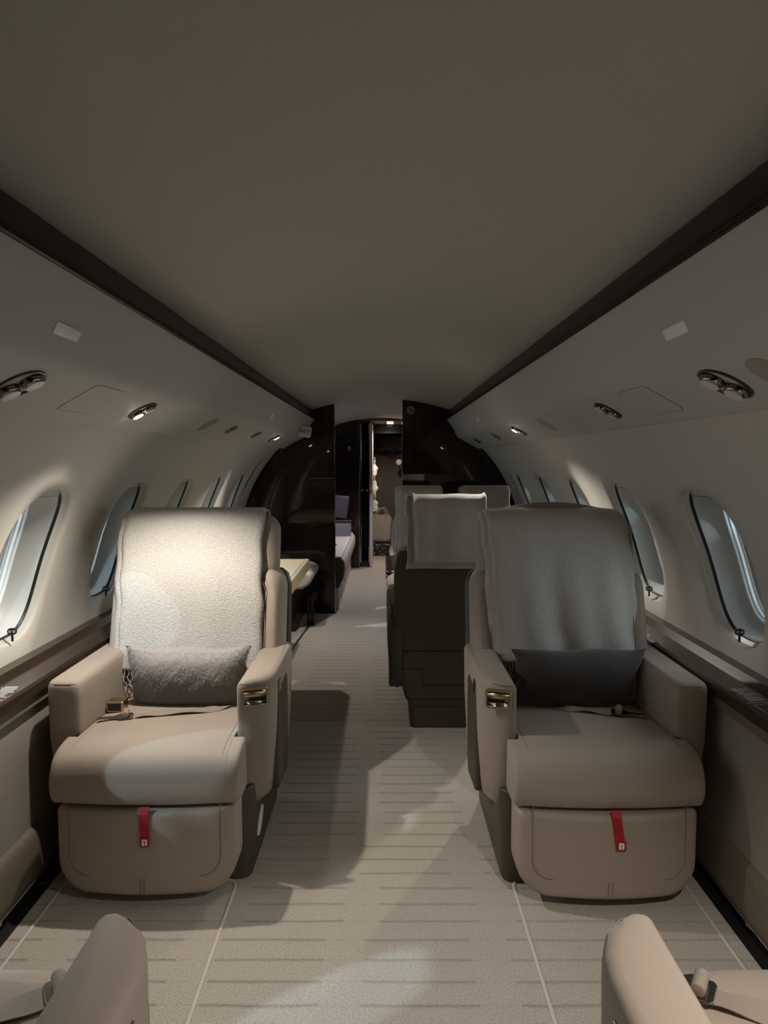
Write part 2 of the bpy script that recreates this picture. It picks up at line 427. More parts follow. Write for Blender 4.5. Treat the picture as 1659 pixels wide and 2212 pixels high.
# no smoking placard on the right bulkhead
t=thing('no_smoking_sign',(.262,YB-.003,1.784),'round no smoking placard high on the dark right bulkhead','sign')
def ringbm(r0,r1,y,n=32,cx=0,cz=0):
    bm=BM(); add_loft(bm,[[Vector((cx+r*math.cos(2*PI*k/n),y+dy,cz+r*math.sin(2*PI*k/n))) for k in range(n)] for r,dy in((r0,0),(r0,-.001),(r1,-.001),(r1,0))]); return bm
bm=BM(); add_lathe(bm,[(.034,0),(.034,-.002)],32,lambda v:Vector((v.x,v.z,v.y))); obj('disc',bm,'black',t,smooth=False)
obj('rim',ringbm(.034,.030,-.002),'sign',t,smooth=False)
obj('inner_ring',ringbm(.026,.022,-.002),'sign',t,smooth=False)
bm=BM(); add_box(bm,-.015,.012,-.003,-.002,-.003,.003); add_box(bm,.004,.014,-.003,-.002,.003,.010)
rot=Matrix.Rotation(R(-45),4,'Y')
b2=BM(); add_box(b2,-.023,.023,-.0035,-.002,-.0022,.0022); bmesh.ops.transform(b2,matrix=rot,verts=b2.verts); obj('slash',b2,'sign',t,smooth=False)
obj('cigarette_symbol',bm,'sign',t,smooth=False)
# rear wall closing the cabin behind the camera
bm=BM(); add_box(bm,-1.3,1.3,YA-.05,YA,-.03,2.0); struct('wall_rear',bm,'wood',smooth=False)

# ---------------------------------------------------------------- forward vestibule, galley entry and cockpit
bm=BM(); add_loft(bm,[[Vector((x/10,y,1.776+.107*(1-(x/6.3)**2))) for x in range(-11,12)] for y in(YB-.01,8.71)],False); struct('ceiling_forward',bm,'ceil')
bm=BM(); add_box(bm,-1.1,-1.05,YB+.045,11.4,0,1.96); struct('wall_forward_left',bm,'wood',smooth=False)
bm=BM(); add_box(bm,.55,.60,YB+.045,11.4,0,1.96); struct('wall_forward_right',bm,'wood',smooth=False)
bm=BM(); add_box(bm,-1.1,-.283,8.70,8.75,0,1.90); struct('wall_galley_partition',bm,'wood',smooth=False)
bm=BM(); add_box(bm,-.285,-.278,8.69,8.76,0,1.86); struct('trim_14',bm,'darkchrome',smooth=False)
bm=BM(); 
add_loft(bm,[[Vector((x/10*.9,y,1.845-.06*(x/10)**2-(.0 if y<9 else .01))) for x in range(-10,11)] for y in(8.70,10.6)],False); struct('ceiling_cockpit_entry',bm,mat('warm_header',(.36,.24,.17),.25,coat=.6))
bm=BM(); add_box(bm,-.28,.60,9.40,9.46,1.72,1.86); struct('trim_15',bm,'trimwood',smooth=False)
bm=BM(); add_box(bm,-1.1,.6,8.705,8.73,1.842,1.95); struct('trim_16',bm,'bolster',smooth=False)
bm=BM(); add_box(bm,-1.35,1.35,YA-.05,11.45,1.955,1.99); add_box(bm,-1.35,-.72,YA-.05,YB+.05,1.62,1.66); add_box(bm,.72,1.35,YA-.05,YB+.05,1.62,1.66); add_box(bm,-.76,-.72,YA-.05,YB+.05,1.62,1.97); add_box(bm,.72,.76,YA-.05,YB+.05,1.62,1.97); struct('ceiling_light_blocker',bm,'black',smooth=False)  # unseen black boxes added above the ceiling to keep world light from leaking in
t=thing('ceiling_downlight',(.11,9.08,1.838),'glowing downlight in the ceiling of the cockpit entry','ceiling light')
bm=BM(); add_lathe(bm,[(.052,.002),(.050,-.004),(.042,-.005)],24); obj('rim',bm,'chrome',t)
bm=BM(); add_lathe(bm,[(.041,-.004),(.04,-.007),(.02,-.008)],24); obj('lens',bm,'lamp',t)
bm=BM(); add_box(bm,-1.1,1.1,10.75,10.8,-.03,1.96); struct('wall_forward_end',bm,'brown',smooth=False)
t=thing('shield_sign',(-.405,8.697,1.50),'tiny pale shield shaped placard on the galley partition beside the mirrored door','sign')
bm=BM(); o=[(-.018,.026),(.018,.026),(.018,-.008),(0,-.027),(-.018,-.008)]
add_loft(bm,[[Vector((a,0,b)) for a,b in o],[Vector((a,-.003,b)) for a,b in o]],True,True,True); obj('shield',bm,'sign',t,smooth=False)
bm=BM(); add_box(bm,-.005,.005,-.005,-.003,-.012,.014); obj('pictogram',bm,'black',t,smooth=False)
# folding mirrored door
t=thing('folding_door',(-.2,9.0,0),'narrow mirrored folding door standing open in the cockpit entry','door')
def panel(bm,x0,y0,x1,y1,z0,z1,th=.02):
    d=Vector((x1-x0,y1-y0,0)).normalized(); n=Vector((-d.y,d.x,0))*th/2
    a,b=Vector((x0,y0,0)),Vector((x1,y1,0))
    add_loft(bm,[[p+Vector((0,0,z)) for p in(a-n,b-n,b+n,a+n)] for z in(z0,z1)],True,True,True)
bm=BM(); panel(bm,-.065,-.25,-.02,.05,.06,1.81); obj('mirror_leaf',bm,'mirror',t,smooth=False)
bm=BM(); panel(bm,.0,.07,.045,-.22,.06,1.81); obj('mirror_leaf',bm,'mirror',t,smooth=False)
bm=BM(); panel(bm,-.02,.05,.0,.07,.02,1.81); obj('hinge_post',bm,'black',t,smooth=False)
bm=BM(); add_box(bm,.048,.085,-.235,.35,.0,1.82); obj('edge_post',bm,'pale',t,smooth=False,bevel=.006)
bm=BM(); add_box(bm,-.08,.08,-.2,.1,.0,.06); obj('bottom_track',bm,'black',t,smooth=False)
for hx in(-.045,.015,.07):
    bm=BM(); add_lathe(bm,[(.004,0),(.006,-.02),(.014,-.03),(.016,-.04),(.010,-.05)],12,lambda v,hx=hx:Vector((v.x+hx,v.z-.25,v.y+.98))); obj('door_knob',bm,'bronze',t)
# ruffled white plastic by the door
bm=BM(); rings=[]
for i in range(60):
    z=.66+i*.0125; w=.030+.020*math.sin(i*.31)+.008*math.sin(i*.83)-.012*(i/60)
    rings.append([Vector((-.100+(w+.007*math.sin(i*.9+a*1.9)+.005*math.sin(i*2.1+a*3.1))*math.cos(a*PI/8),9.52+(.03+.008*math.sin(i*1.3+a*2.3))*math.sin(a*PI/8),z)) for a in range(16)])
add_loft(bm,rings,True,True,True); t=thing('garment_cover',(0,0,0),'crumpled white garment cover hanging behind the open folding door','garment cover'); obj('plastic_sheet',bm,'plasticwhite',t)
bm=BM(); add_tube(bm,[(-.10,9.52,1.38),(-.10,9.52,1.5),(-.095,9.52,1.765),(-.09,9.50,1.79),(-.085,9.462,1.79)],.003,6); obj('hanger_hook',bm,'darkchrome',t)
# bag
t=thing('canvas_bag',(-.02,10.1,.168),'taupe canvas holdall with looped handles lying inside the cockpit entry','bag')
bm=BM(); rings=[]
for i in range(13):
    v=i/12; z=.40*v; w=.185*(1-.5*(abs(v-.45)*1.5)**3)*(1 if v<.95 else .8); d=.13*(1-.55*v)
    if i in(0,): w*=.8;d*=.8
    rings.append([Vector((w*c1+.008*math.sin(a*2.1+i),d*c2,z+.008*math.sin(a*1.3+i*.7))) for a,(c1,c2) in enumerate([(math.copysign(abs(math.cos(2*PI*k/28))**.6,math.cos(2*PI*k/28)),math.copysign(abs(math.sin(2*PI*k/28))**.6,math.sin(2*PI*k/28))) for k in range(28)])])
add_loft(bm,rings,True,True,True); obj('body',bm,'bag',t)
for dx,dy in((0,-.06),(.03,.06)):
    bm=BM(); add_tube(bm,[(dx-.09,dy,.36),(dx-.07,dy,.43),(dx-.02,dy,.49),(dx+.03,dy,.50),(dx+.07,dy,.44),(dx+.09,dy,.36)],.009,8); obj('handle',bm,'bag',t)
bm=BM(); add_box(bm,-.20,.12,9.82,10.3,-.001,.163); tag(obj('speckled_mat',bm,'speckle',smooth=False,bevel=.02),'black and white speckled folded mat under the canvas bag','mat')
# wall items in the cockpit
t=thing('wall_knob',(.25,10.3,1.33),'small round cream knob seen at the right side of the cockpit entry','knob')
bm=BM(); add_lathe(bm,[(.03,0),(.045,-.01),(.045,-.035),(.03,-.05)],20,lambda v:Vector((v.x,v.z,v.y))); obj('knob_head',bm,'pale',t)
bm=BM(); add_box(bm,-.006,.006,0,.452,-.006,.006); obj('stem',bm,'black',t,smooth=False)
bm=BM(); add_tube(bm,[(.02,10.735,1.50),(.06,10.735,1.44),(.11,10.735,1.40),(.17,10.735,1.40),(.26,10.735,1.48)],.012,8); tag(obj('cable',bm,'black'),'black cable sagging across the dark cockpit wall','cable')
t=thing('tie_strap',(-.03,10.74,1.07),'thin pale tie strap pinned on the dark wall in the cockpit entry','strap')
bm=BM(); add_box(bm,-.02,.15,-.01,0,0,.012); bmesh.ops.rotate(bm,verts=bm.verts,cent=(0,0,0),matrix=Matrix.Rotation(R(-12),3,'Y')); obj('cross_strap',bm,'bolster',t,smooth=False)
bm=BM(); add_box(bm,-.005,.01,-.01,0,-.20,0); obj('hanging_end',bm,'bolster',t,smooth=False)
bm=BM(); add_box(bm,-.26,.55,10.45,10.75,1.50,1.72); tag(obj('equipment_locker',bm,'black',smooth=False,bevel=.02),'black locker across the top of the dark cockpit wall','locker')

# side facing crew divan
t=thing('side_divan',(-.7,7.3,0),'pale leather side facing divan beyond the dark left bulkhead','divan')
prof=smoothpath([(-.33,.46),(.27,.475),(.345,.455),(.375,.40),(.368,.30),(.335,.22),(.30,.17)],5)+[(-.33,.17)]
bm=BM(); add_loft(bm,[[Vector((x,y,z)) for x,z in prof] for y in(-1.0,1.25)],True,True,True); obj('seat_cushion',bm,'pale',t,bevel=.02,angle=50)
bm=BM(); add_box(bm,-.33,.32,-1.05,1.3,0,.19); obj('base',bm,'pale',t,smooth=False)
bm=BM(); add_loft(bm,[[Vector((x,y,z)) for x,z in [(a*.98,b-.003) for a,b in prof]] for y in(-1.04,-1.004)],True,True,True); obj('end_panel',bm,'olive',t,bevel=.01,angle=50)
for yy,zz in((-.75,.16),(-.75,.07),(-.2,.13)):
    bm=BM(); add_lathe(bm,[(.016,0),(.016,.004)],12,lambda v,yy=yy,zz=zz:Vector((.32+v.z,yy+v.x,zz+v.y))); obj('vent_hole',bm,'black',t,smooth=False)
bm=BM(); add_tube(bm,[(.10,-.2,.478),(.15,-.18,.488),(.20,-.15,.484),(.24,-.16,.480)],[.012,.02,.016,.01],6); obj('belt_buckle',bm,'darkchrome',t)
t=thing('grey_console',(-.50,8.15,.475),'small grey box with dark lid standing on the side divan','box')
bm=BM(); add_box(bm,-.1,.14,-.1,.1,0,.155); obj('box_body',bm,mat('grey_box',(.22,.21,.21),.5),t,smooth=False,bevel=.006)
bm=BM(); add_box(bm,-.105,.145,-.105,.105,.155,.172); obj('lid',bm,'black',t,smooth=False,bevel=.004)
t=thing('crew_monitor',(-.50,8.40,.53),'dark padded screen shape tilted above the grey box beyond the bulkhead','screen')
bm=BM(); add_box(bm,-.12,.07,-.02,.02,.12,.40); bmesh.ops.rotate(bm,verts=bm.verts,cent=(0,0,.06),matrix=Matrix.Rotation(R(7),3,'Y')); obj('screen_panel',bm,mat('mauve_screen',(.08,.07,.085),.5),t,smooth=False,bevel=.02)
bm=BM(); add_box(bm,-.04,.04,-.015,.20,.0,.08); obj('mount',bm,'black',t,smooth=False)

# ---------------------------------------------------------------- overhead fittings
def psu_frame(s,Y,u=0):
    """point on the lower panel and its axes; u along slope (outboard+)"""
    a=Vector((s*.68,0,1.5435)); b=Vector((s*.845,0,1.4515)); d=(b-a).normalized(); n=Vector((-s*abs(d.z),0,-abs(d.x)))
    p=a+d*((.75-.68)/abs(d.x)*1+u); p.y=Y
    return p,d,Vector((0,1,0)),n.normalized()
def fmap(p,d,e,n): 
    return lambda v:Vector((0,0,0))+d*v.x+e*v.y+n*v.z
def oval_fitting(s,Y,lit,label,small=False,single=False,group=None,cat='reading light',name='reading_light'):
    p,d,e,n=psu_frame(s,Y); f=fmap(p,d,e,n)
    t=thing(name,p,label,cat,group)
    k=.62 if small else 1
    a,b=(.058*k,.060*k) if Y<2 or small else (.048,.050)
    if not(Y<2 or small): k=.8
    out=sellipse(a,b,2.2,36)
    bm=BM(); add_loft(bm,[[f(Vector((x*q,y*q,h))) for x,y in out] for q,h in((1,0),(1.0,.004),(.93,.005),(.88,.001),(.80,-.001))],True,True,True); obj('bezel',bm,'bezel',t)
    spots=[(0,0)] if single else [(-.024*k,.010*k),(.024*k,-.010*k)]
    for i,(sx,sy) in enumerate(spots):
        r=.021*k
        bm=BM(); add_lathe(bm,[(r*1.25,-.002),(r*1.2,.010*k),(r*1.02,.016*k)],20,lambda v:f(v+Vector((sx,sy,0)))); ho=obj('lamp_housing' if not small else 'nozzle',bm,'darkchrome',t)
        on=(lit==i+1)
        bm=BM(); add_lathe(bm,[(r*1.0,.014*k),(r*.99,.0175*k),(r*.6,.019*k)],20,lambda v:f(v+Vector((sx,sy,0)))); obj('lens',bm,'lamp' if on else ('lens' if not small else 'black'),t)
    return t,p,n
oval_fitting(-1,1.50,0,'unlit twin reading light, nearest on the left overhead panel')
oval_fitting(1,1.48,0,'unlit twin reading light, nearest on the right overhead panel')
tL1,pL1,nL=oval_fitting(-1,2.26,2,'glowing reading light above the left front seat')
oval_fitting(1,2.25,0,'unlit twin reading light above the right front seat',)
tR1,pR1,nR=oval_fitting(1,3.72,1,'glowing reading light on the right panel beyond the oval speaker')
tL2,pL2,_=oval_fitting(-1,4.93,1,'glowing reading light farthest along the left overhead panel')
for s,Y,l in((-1,3.56,'dark air nozzle on the left panel just past the oval speaker'),(-1,4.25,'dark air nozzle on the left panel just before the farthest lit lamp'),(1,4.48,'dark air nozzle on the right panel just past the lit lamp'),(1,5.39,'dark air nozzle on the right panel nearest the bulkhead')):
    oval_fitting(s,Y,0,l,small=True,cat='air vent',name='air_nozzle',group='overhead air nozzles')
def flat_on_psu(s,Y,name,label,cat,m,a,b,h=.0025,p_=2.6,group=None,u=0):
    p,d,e,n=psu_frame(s,Y,u); f=fmap(p,d,e,n)
    out=sellipse(a,b,p_,32); bm=BM(); add_loft(bm,[[f(Vector((x*q,y*q,hh))) for x,y in out] for q,hh in((1,-.001),(1,h*.6),(.96,h))],True,True,True)
    o=obj(name,bm,m); o.location=p; tag(o,label,cat,group); return o
flat_on_psu(-1,3.11,'overhead_speaker','oval grey speaker cover on the left overhead panel','speaker','grill',.052,.050,p_=2)
flat_on_psu(1,3.10,'overhead_speaker','oval grey speaker cover on the right panel between unlit twin light and lit lamp','speaker','grill',.052,.050,p_=2)
flat_on_psu(1,1.30,'overhead_speaker','oval grey speaker cover cut by the right edge of the picture','speaker','grill',.052,.050,p_=2)
def hatch(s,Y,label):
    p,d,e,n=psu_frame(s,Y); f=fmap(p,d,e,n)
    t=thing('oxygen_hatch',p,label,'hatch')
    o=rrect(.062,.095,.015); bm=BM(); add_loft(bm,[[f(Vector((x*q,y*q,hh))) for x,y in o] for q,hh in((1,-.001),(1,.0008))],True,True,True); obj('door_panel',bm,'psu',t,smooth=False)
    bm=BM(); add_loft(bm,[[f(Vector((x*q,y*q2,.0012))) for x,y in o] for q,q2 in((1.02,1.013),(.995,.997))],True); obj('gap_line',bm,'bolster',t,smooth=False)
hatch(-1,1.875,'flush oxygen mask hatch on the left overhead panel'); hatch(1,1.895,'flush oxygen mask hatch on the right overhead panel')
# plates on the upper facade
def plate(s,Y,a,b,label,name='signal_plate'):
    p=Vector((s*.6365,Y,1.612)); d=Vector((s*.020,0,-.040)).normalized(); n=Vector((-s*abs(d.z),0,-abs(d.x)))
    o=rrect(a,b,min(a,b)*.45); f=fmap(p,d,Vector((0,1,0)),n); bm=BM()
    add_loft(bm,[[f(Vector((x*q,y*q,h))) for x,y in o] for q,h in((1,-.004),(1,.003),(.96,.004))],True,True,True)
    ob=obj(name,bm,'plate'); ob.location=p; return tag(ob,label,'plate')
plate(-1,1.482,.013,.056,'large pale rounded plate on the left overhead valance')
plate(1,1.467,.013,.056,'large pale rounded plate on the right overhead valance')
plate(-1,4.17,.016,.026,'small square pale plate far along the left overhead valance')
plate(1,4.5,.016,.026,'small square pale plate far along the right overhead valance')
# EXIT sign
t=thing('exit_sign',(-.605,5.60,1.580),'small grey EXIT sign box at the end of the left overhead valance','sign')
bm=BM(); slab(bm,rrect(.052,.045,.016),.06,.010,lambda a,b,d:(a,d-.03,b)); obj('housing',bm,'exit',t)
cu=bpy.data.curves.new('exit_text','FONT'); cu.body='EXIT'; cu.size=.044; cu.align_x='CENTER'; cu.align_y='CENTER'; cu.extrude=.001
to=bpy.data.objects.new('exit_tmp',cu); C.objects.link(to)
dg=bpy.context.evaluated_depsgraph_get(); me=bpy.data.meshes.new_from_object(to.evaluated_get(dg)); C.objects.unlink(to); bpy.data.objects.remove(to)
lo=bpy.data.objects.new('lettering',me); C.objects.link(lo); lo.parent=t; lo.rotation_euler=(PI/2,0,0); lo.location=(0,-.0325,0); me.materials.clear(); me.materials.append(M['black'])
t.rotation_euler=(0,R(8),R(6))
# exit handle cover at left wall by bulkhead
t=bpy.data.objects.new('trim_17',None); C.objects.link(t); t.location=cyl(R(30),5.78,R0,-1); t['kind']='structure'
def onwall(a,b,dr): return cyl(R(30)+b/R0,5.78+a,R0-dr,-1)-cyl(R(30),5.78,R0,-1)
bm=BM(); o=rrect(.11,.17,.02); add_loft(bm,[[onwall(x*q,y*q,h) for x,y in o] for q,h in((1,0),(1,.010),(.95,.013))],True,False,True); obj('cover_plate',bm,'psu',t,smooth=False)
bm=BM(); o=rrect(.025,.06,.015,cx=.02,cy=-.02); add_loft(bm,[[onwall(x,y,h) for x,y in o] for h in(.012,.0155)],True,False,True); obj('handle_slot',bm,'black',t,smooth=False)

# ================================================================ seats
def arm_mesh(xi,xo,s,chamfer,zbot,front=-.30,top=.642,yback=.20):
    """s=+1 arm on local +x. plan outline inner xi .. outer xo"""
    if chamfer: plan=[(xi,yback),(xi,front+.012),(xi+.004,front+.003),(xi+.018,front),(xi+(xo-xi)*.42,front+.012),(xi+(xo-xi)*.75,front+.040),(xo-.008,front+.085),(xo,front+.13),(xo,yback)]
    else: plan=[(xi,yback),(xi,front+.015),(xi+.006,front+.004),(xi+.02,front),(xo-.025,front),(xo-.008,front+.008),(xo,front+.028),(xo,yback)]
    cx=(xi+xo)/2; bm=BM(); rings=[]
    def ring(z,dy,ins,low=0):
        o=[]
        for x,y in plan:
            xx=x+(ins if x<cx else -ins)*min(1,abs(x-cx)/(.3*(xo-xi)))
            if x>cx: xx-=low
            t=max(0,min(1,(yback-y)/(yback-front)))
            o.append(Vector((s*xx,y+dy*t+(ins if y<0 else -ins*.2),z)))
        return o
    for z,dy,ins,low in((zbot,.12,.02,.03),(zbot+.012,.075,.006,.025),(zbot+.04,.035,0,.02),(zbot+.10,.01,0,.012),(.45,0,0,.003),(top-.05,0,0,0),(top-.022,.0,0,0),(top-.010,.0,.004,0),(top-.003,.0,.011,0),(top,.0,.022,0)):
        rings.append(ring(z,dy,ins,low))
    add_loft(bm,rings,True,True,True)
    seam=[(s*(x+(.006 if x<cx else -.006)),y+.004*(1 if y<0 else -1),top-.010) for x,y in plan]
    return bm,seam
def armchair(loc,label,group,rz=0,aisle=1,xi=.250,xo=.360,bh=.335,tilt=.27,hh=.305,basew=.30,small=False,footrest=True,redtag=False,crown=0):
    t=thing('armchair',loc,label,'armchair',group,rz)
    cw=xi+.033
    # cushion
    prof=smoothpath([(.14,.45),(-.05,.462),(-.25,.472),(-.36,.470),(-.425,.447),(-.452,.400),(-.455,.350),(-.440,.317)],5)+[(-.40,.308),(.14,.308)]
    bm=BM()
    xs=[-xi+.004+(2*xi-.008)*i/12 for i in range(13)]
    V=add_loft(bm,[[Vector((x,y-(.016*(1-(x/xi)**2) if y<-.3 else 0),z+.010*(1-(x/xi)**4)*(1 if z>.4 else 0))) for y,z in prof] for x in xs],True,True,True)
    front=[(y,z) for y,z in prof if y<-.315]
    for sg in(-1,1):
        add_loft(bm,[[Vector((sg*x,y+dy,.39+(z-.39)*k)) for y,z in front+[(-.318,.308)]] for x,k,dy in((xi-.02,1,0),(cw-.012,1,0),(cw-.004,.975,.004),(cw,.93,.010))],True,True,True)
    obj('seat_cushion',bm,'leather',t,weld=False)
    for sg in(-1,1):
        bm=BM(); add_tube(bm,[(sg*(xi-.018),y-.0005,z+.002) for y,z in prof[:-2] if y<.1],.0013,5)
        obj('cushion_seam',bm,'seam',t)
    # footrest
    if footrest:
        fz0,fz1=.032,.300; fc=(fz0+fz1)/2
        out=rrect(cw-.012,(fz1-fz0)/2,.01,6,0,fc,radii=[.018,.018,.085,.085])
        out=[(a,b+(.018*(a/cw)**2 if b<.15 else 0)) for a,b in out]
        fb=lambda a,b:.042*(1-(a/cw)**2)
        bm=BM(); slab(bm,out,.11,.018,lambda a,b,d:(a,-.432+d,b),fb,rings=8); obj('footrest',bm,'leather',t)
        bm=BM(); o=rrect(cw-.055,.108,.03,5,0,.212,radii=[.002,.002,.05,.05])
        o=[p for p in o]; k=len(o)//4
        add_tube(bm,[(a,-.4335-fb(a,b),b-(.006*(1-(a/cw)**2) if b<.12 else 0)) for a,b in (o[k:]+o[:1]) ],.0013,5)
        for sx in(-.006,.006): add_tube(bm,[(sx,-.4335-fb(0,0),.099),(sx,-.434-fb(0,0),.07),(sx,-.430-fb(0,0),.045)],.0011,5)
        obj('footrest_seam',bm,'seam',t)
        if redtag:
            dx=redtag[1]
            rt=None
            bm=BM(); ln=.098; pts=[(dx,-.470,.318),(dx,-.4795,.30),(dx+redtag[0]*.5,-.4808,.25),(dx+redtag[0]*.7,-.4810,.302-ln*.7),(dx+redtag[0],-.4810,.302-ln)]
            add_loft(bm,[[Vector((x-.0135,y,z)),Vector((x+.0135,y,z)),Vector((x+.0135,y+.0015,z)),Vector((x-.0135,y+.0015,z))] for x,y,z in pts],True,True,True)
            rt=obj('pull_tag',bm,'red',t,smooth=False); rt['label']='red fabric pull tag'
            ex,ez=dx+redtag[0],.302-ln+.012
            bm=BM(); add_box(bm,ex-.0145,ex+.0145,-.4835,-.4810,ez-.014,ez+.014); ts=obj('tag_end',bm,'red',t,smooth=False,bevel=.002)
            bm=BM(); o=rrect(.0075,.0095,.0025,3,ex,ez); add_loft(bm,[[Vector((a,y,b)) for a,b in o] for y in(-.4834,-.4842)],True,True,True); ic=obj('vest_icon',bm,'iconwhite',t,smooth=False)
            bm=BM(); add_lathe(bm,[(.0028,0),(.0028,-.0004)],12,lambda v:Vector((v.x+ex,v.z-.4843,v.y+ez+.003))); add_box(bm,ex-.0012,ex+.0012,-.4847,-.4843,ez-.0095,ez+.002); obj('keyhole_print',bm,'red',t,smooth=False)
    # arms
    for sg in(1,-1):
        ch=(sg==aisle)
        bm,seam=arm_mesh(xi,xo,sg,ch,.19 if ch else .23,top=.705 if small else .642,front=-.335 if (rz and not small) else -.30)
        a=obj('armrest',bm,'leather',t)
        bm=BM(); add_tube(bm,seam,.0013,5); obj('arm_seam',bm,'seam',a)
        if not small:
            pass
        if ch and rz and not small:
            bm=BM(); add_box(bm,min(sg*(xo-.004),sg*(xo+.004)),max(sg*(xo-.004),sg*(xo+.004)),-.165,.16,.535,.600); ts_=obj('table_slot',bm,'bronze',a,smooth=False,bevel=.003)
            bm=BM(); add_box(bm,min(sg*(xo+.001),sg*(xo+.005)),max(sg*(xo+.001),sg*(xo+.005)),-.160,.155,.541,.594); obj('slot_opening',bm,'black',ts_,smooth=False,bevel=.002)
        if ch and not rz and not small:
            hide=False
            # bronze pull handle recessed in the chamfered front
            c=Vector((sg*(xi+(xo-xi)*.50),-.300+.0175,.592)); ang=R(17)*sg
            hm=Matrix.Translation(c+Vector((0,-.001,-.004)))@Matrix.Rotation(ang,4,'Z')@Matrix.Scale(1.22,4)
            def H(x,y,z): return hm@Vector((x,y,z))
            bm=BM(); o=rrect(.036,.026,.010); i_=rrect(.030,.020,.007)
            add_loft(bm,[[H(a,-.002,b) for a,b in o],[H(a,-.0075,b) for a,b in [(q[0]*.97,q[1]*.96) for q in o]],[H(a,-.0075,b) for a,b in i_],[H(a,.004,b) for a,b in i_]]); hd=obj('pull_handle',bm,'bronze',a)
            bm=BM(); add_loft(bm,[[H(a,-.0012,b) for a,b in rrect(.0305,.0205,.007)],[H(a,-.0022,b) for a,b in rrect(.0305,.0205,.007)]],True,True,True); obj('recess',bm,'black',hd,smooth=False)
            bm=BM(); add_loft(bm,[[H(x,y,z) for x in(-.029,.029)] for y,z in((-.003,.019),(-.008,.014),(-.0085,.004),(-.006,.001))],False); obj('lever',bm,'bronze',hd,solid=.001)
            bm=BM(); add_loft(bm,[[H(x,y,z) for x in(-.028,.028)] for y,z in((-.0025,-.006),(-.0035,-.013),(-.0065,-.018),(-.0085,-.019))],False); obj('scoop',bm,'darkchrome',hd,solid=.001)
            bm=BM(); add_box(bm,min(sg*(xo-.003),sg*(xo+.005)),max(sg*(xo-.003),sg*(xo+.005)),-.150,-.110,.555,.60); obj('side_button',bm,'darkchrome',a,smooth=False,bevel=.002)
    # backrest
    yb=.085
    def fb_(a,b,d): return (a,yb+(b-.45)*tilt+d,b)
    out=rrect(bh,.255,.03,7,0,.675,radii=[.085,.085,.05,.05])
    sm=lambda v:max(0,min(1,v))**2*(3-2*max(0,min(1,v)))
    bm=BM(); slab(bm,out,.13,.035,fb_,lambda a,b:.030*sm((abs(a)-bh*.74)/(bh*.10))*sm((bh-abs(a))/.03)+.012*(1-(a/bh)**2),rings=10); obj('backrest',bm,'leather',t)
    for sg in(-1,1):
        bm=BM(); add_tube(bm,[(sg*bh*(.80 if z<.85 else .80-.06*(z-.85)/.05),yb+(z-.45)*tilt-.032,z) for z in(.48,.55,.65,.75,.85,.89)],.0014,5)
        obj('back_seam',bm,'seam',t)
    out=rrect(hh,.118,.05,7,0,1.022,radii=[.06,.06,.045,.045])
    bm=BM(); slab(bm,out,.13,.045,lambda a,b,d:(a,yb-.012+(b-.45)*tilt+d,b-.018+(crown*(1-(a/hh)**2)*sm((d-.02)/.06)+.010*(1-(a/hh)**2))*(1 if b>1.02 else 0)),lambda a,b:.014*(1-(a/hh)**2),rings=7); obj('headrest',bm,'leather',t)
    # shell
    so=[(bh*.60,.10),(bh*.78,.155),(bh*.95,.30),(bh*1.0,.42),(bh*1.03,.62),(bh*1.02,.84),(bh*.98,.885),(bh*.90,.905)]
    so=so+[(-x,z) for x,z in so[::-1]]
    bm=BM(); slab(bm,[(x,z) for x,z in so],.055,.018,lambda a,b,d:(a,yb+.175+(b-.45)*tilt*(1 if b>.45 else .5)-d+.015,b),rings=4); obj('back_shell',bm,'olive',t)
    bm=BM(); yy=lambda z:yb+.1905+(z-.45)*tilt*(1 if z>.45 else .5)
    for line in([(-bh*.99,.40),(bh*.99,.40)],[(-bh*.95,.31),(-bh*.30,.31),(-bh*.30,.23),(bh*.30,.23),(bh*.90,.23)] if rz==0 else [(bh*.95,.31),(bh*.42,.31),(bh*.42,.225),(-bh*.30,.225),(-bh*.90,.225)],[(-bh*.76,.152),(bh*.76,.152)]):
        add_tube(bm,[(x,yy(z),z) for x,z in line],.0028,4)
    obj('shell_groove',bm,'black',t)
    # skirts + base
    for sg in(-1,1):
        bm=BM()
        add_loft(bm,[[Vector((sg*x,y,z)) for y,z in(((-.155,.22),(-.175,.30),(-.165,.45),(-.155,.565),(.04,.575),(.07,.56),(.08,.45),(.06,.25),(.04,.20)) if sg==aisle and not small else ((-.17,.21),(-.20,.30),(-.20,.45),(-.05,.60),(.24,.62),(.30,.45),(.28,.25),(.22,.20)))] for x in(xi+.002,xo+.002 if sg==aisle and not small else xo-.012)],True,True,True)
        obj('side_skirt',bm,'olive',t,bevel=.012)
    bm=BM(); add_loft(bm,[[Vector((x*k,y,z)) for x,y in rrect(basew,.285,.04,5,0,-.035)] for z,k in((0,.97),(.02,.985),(.20,1),(.30,1.0))],True,True,True); obj('base',bm,'olive',t,bevel=.006,angle=50)
    return t
def loc2(t,p,rz=0):
    d=Vector(p)-Vector(t.location); return Matrix.Rotation(-rz,3,'Z')@d
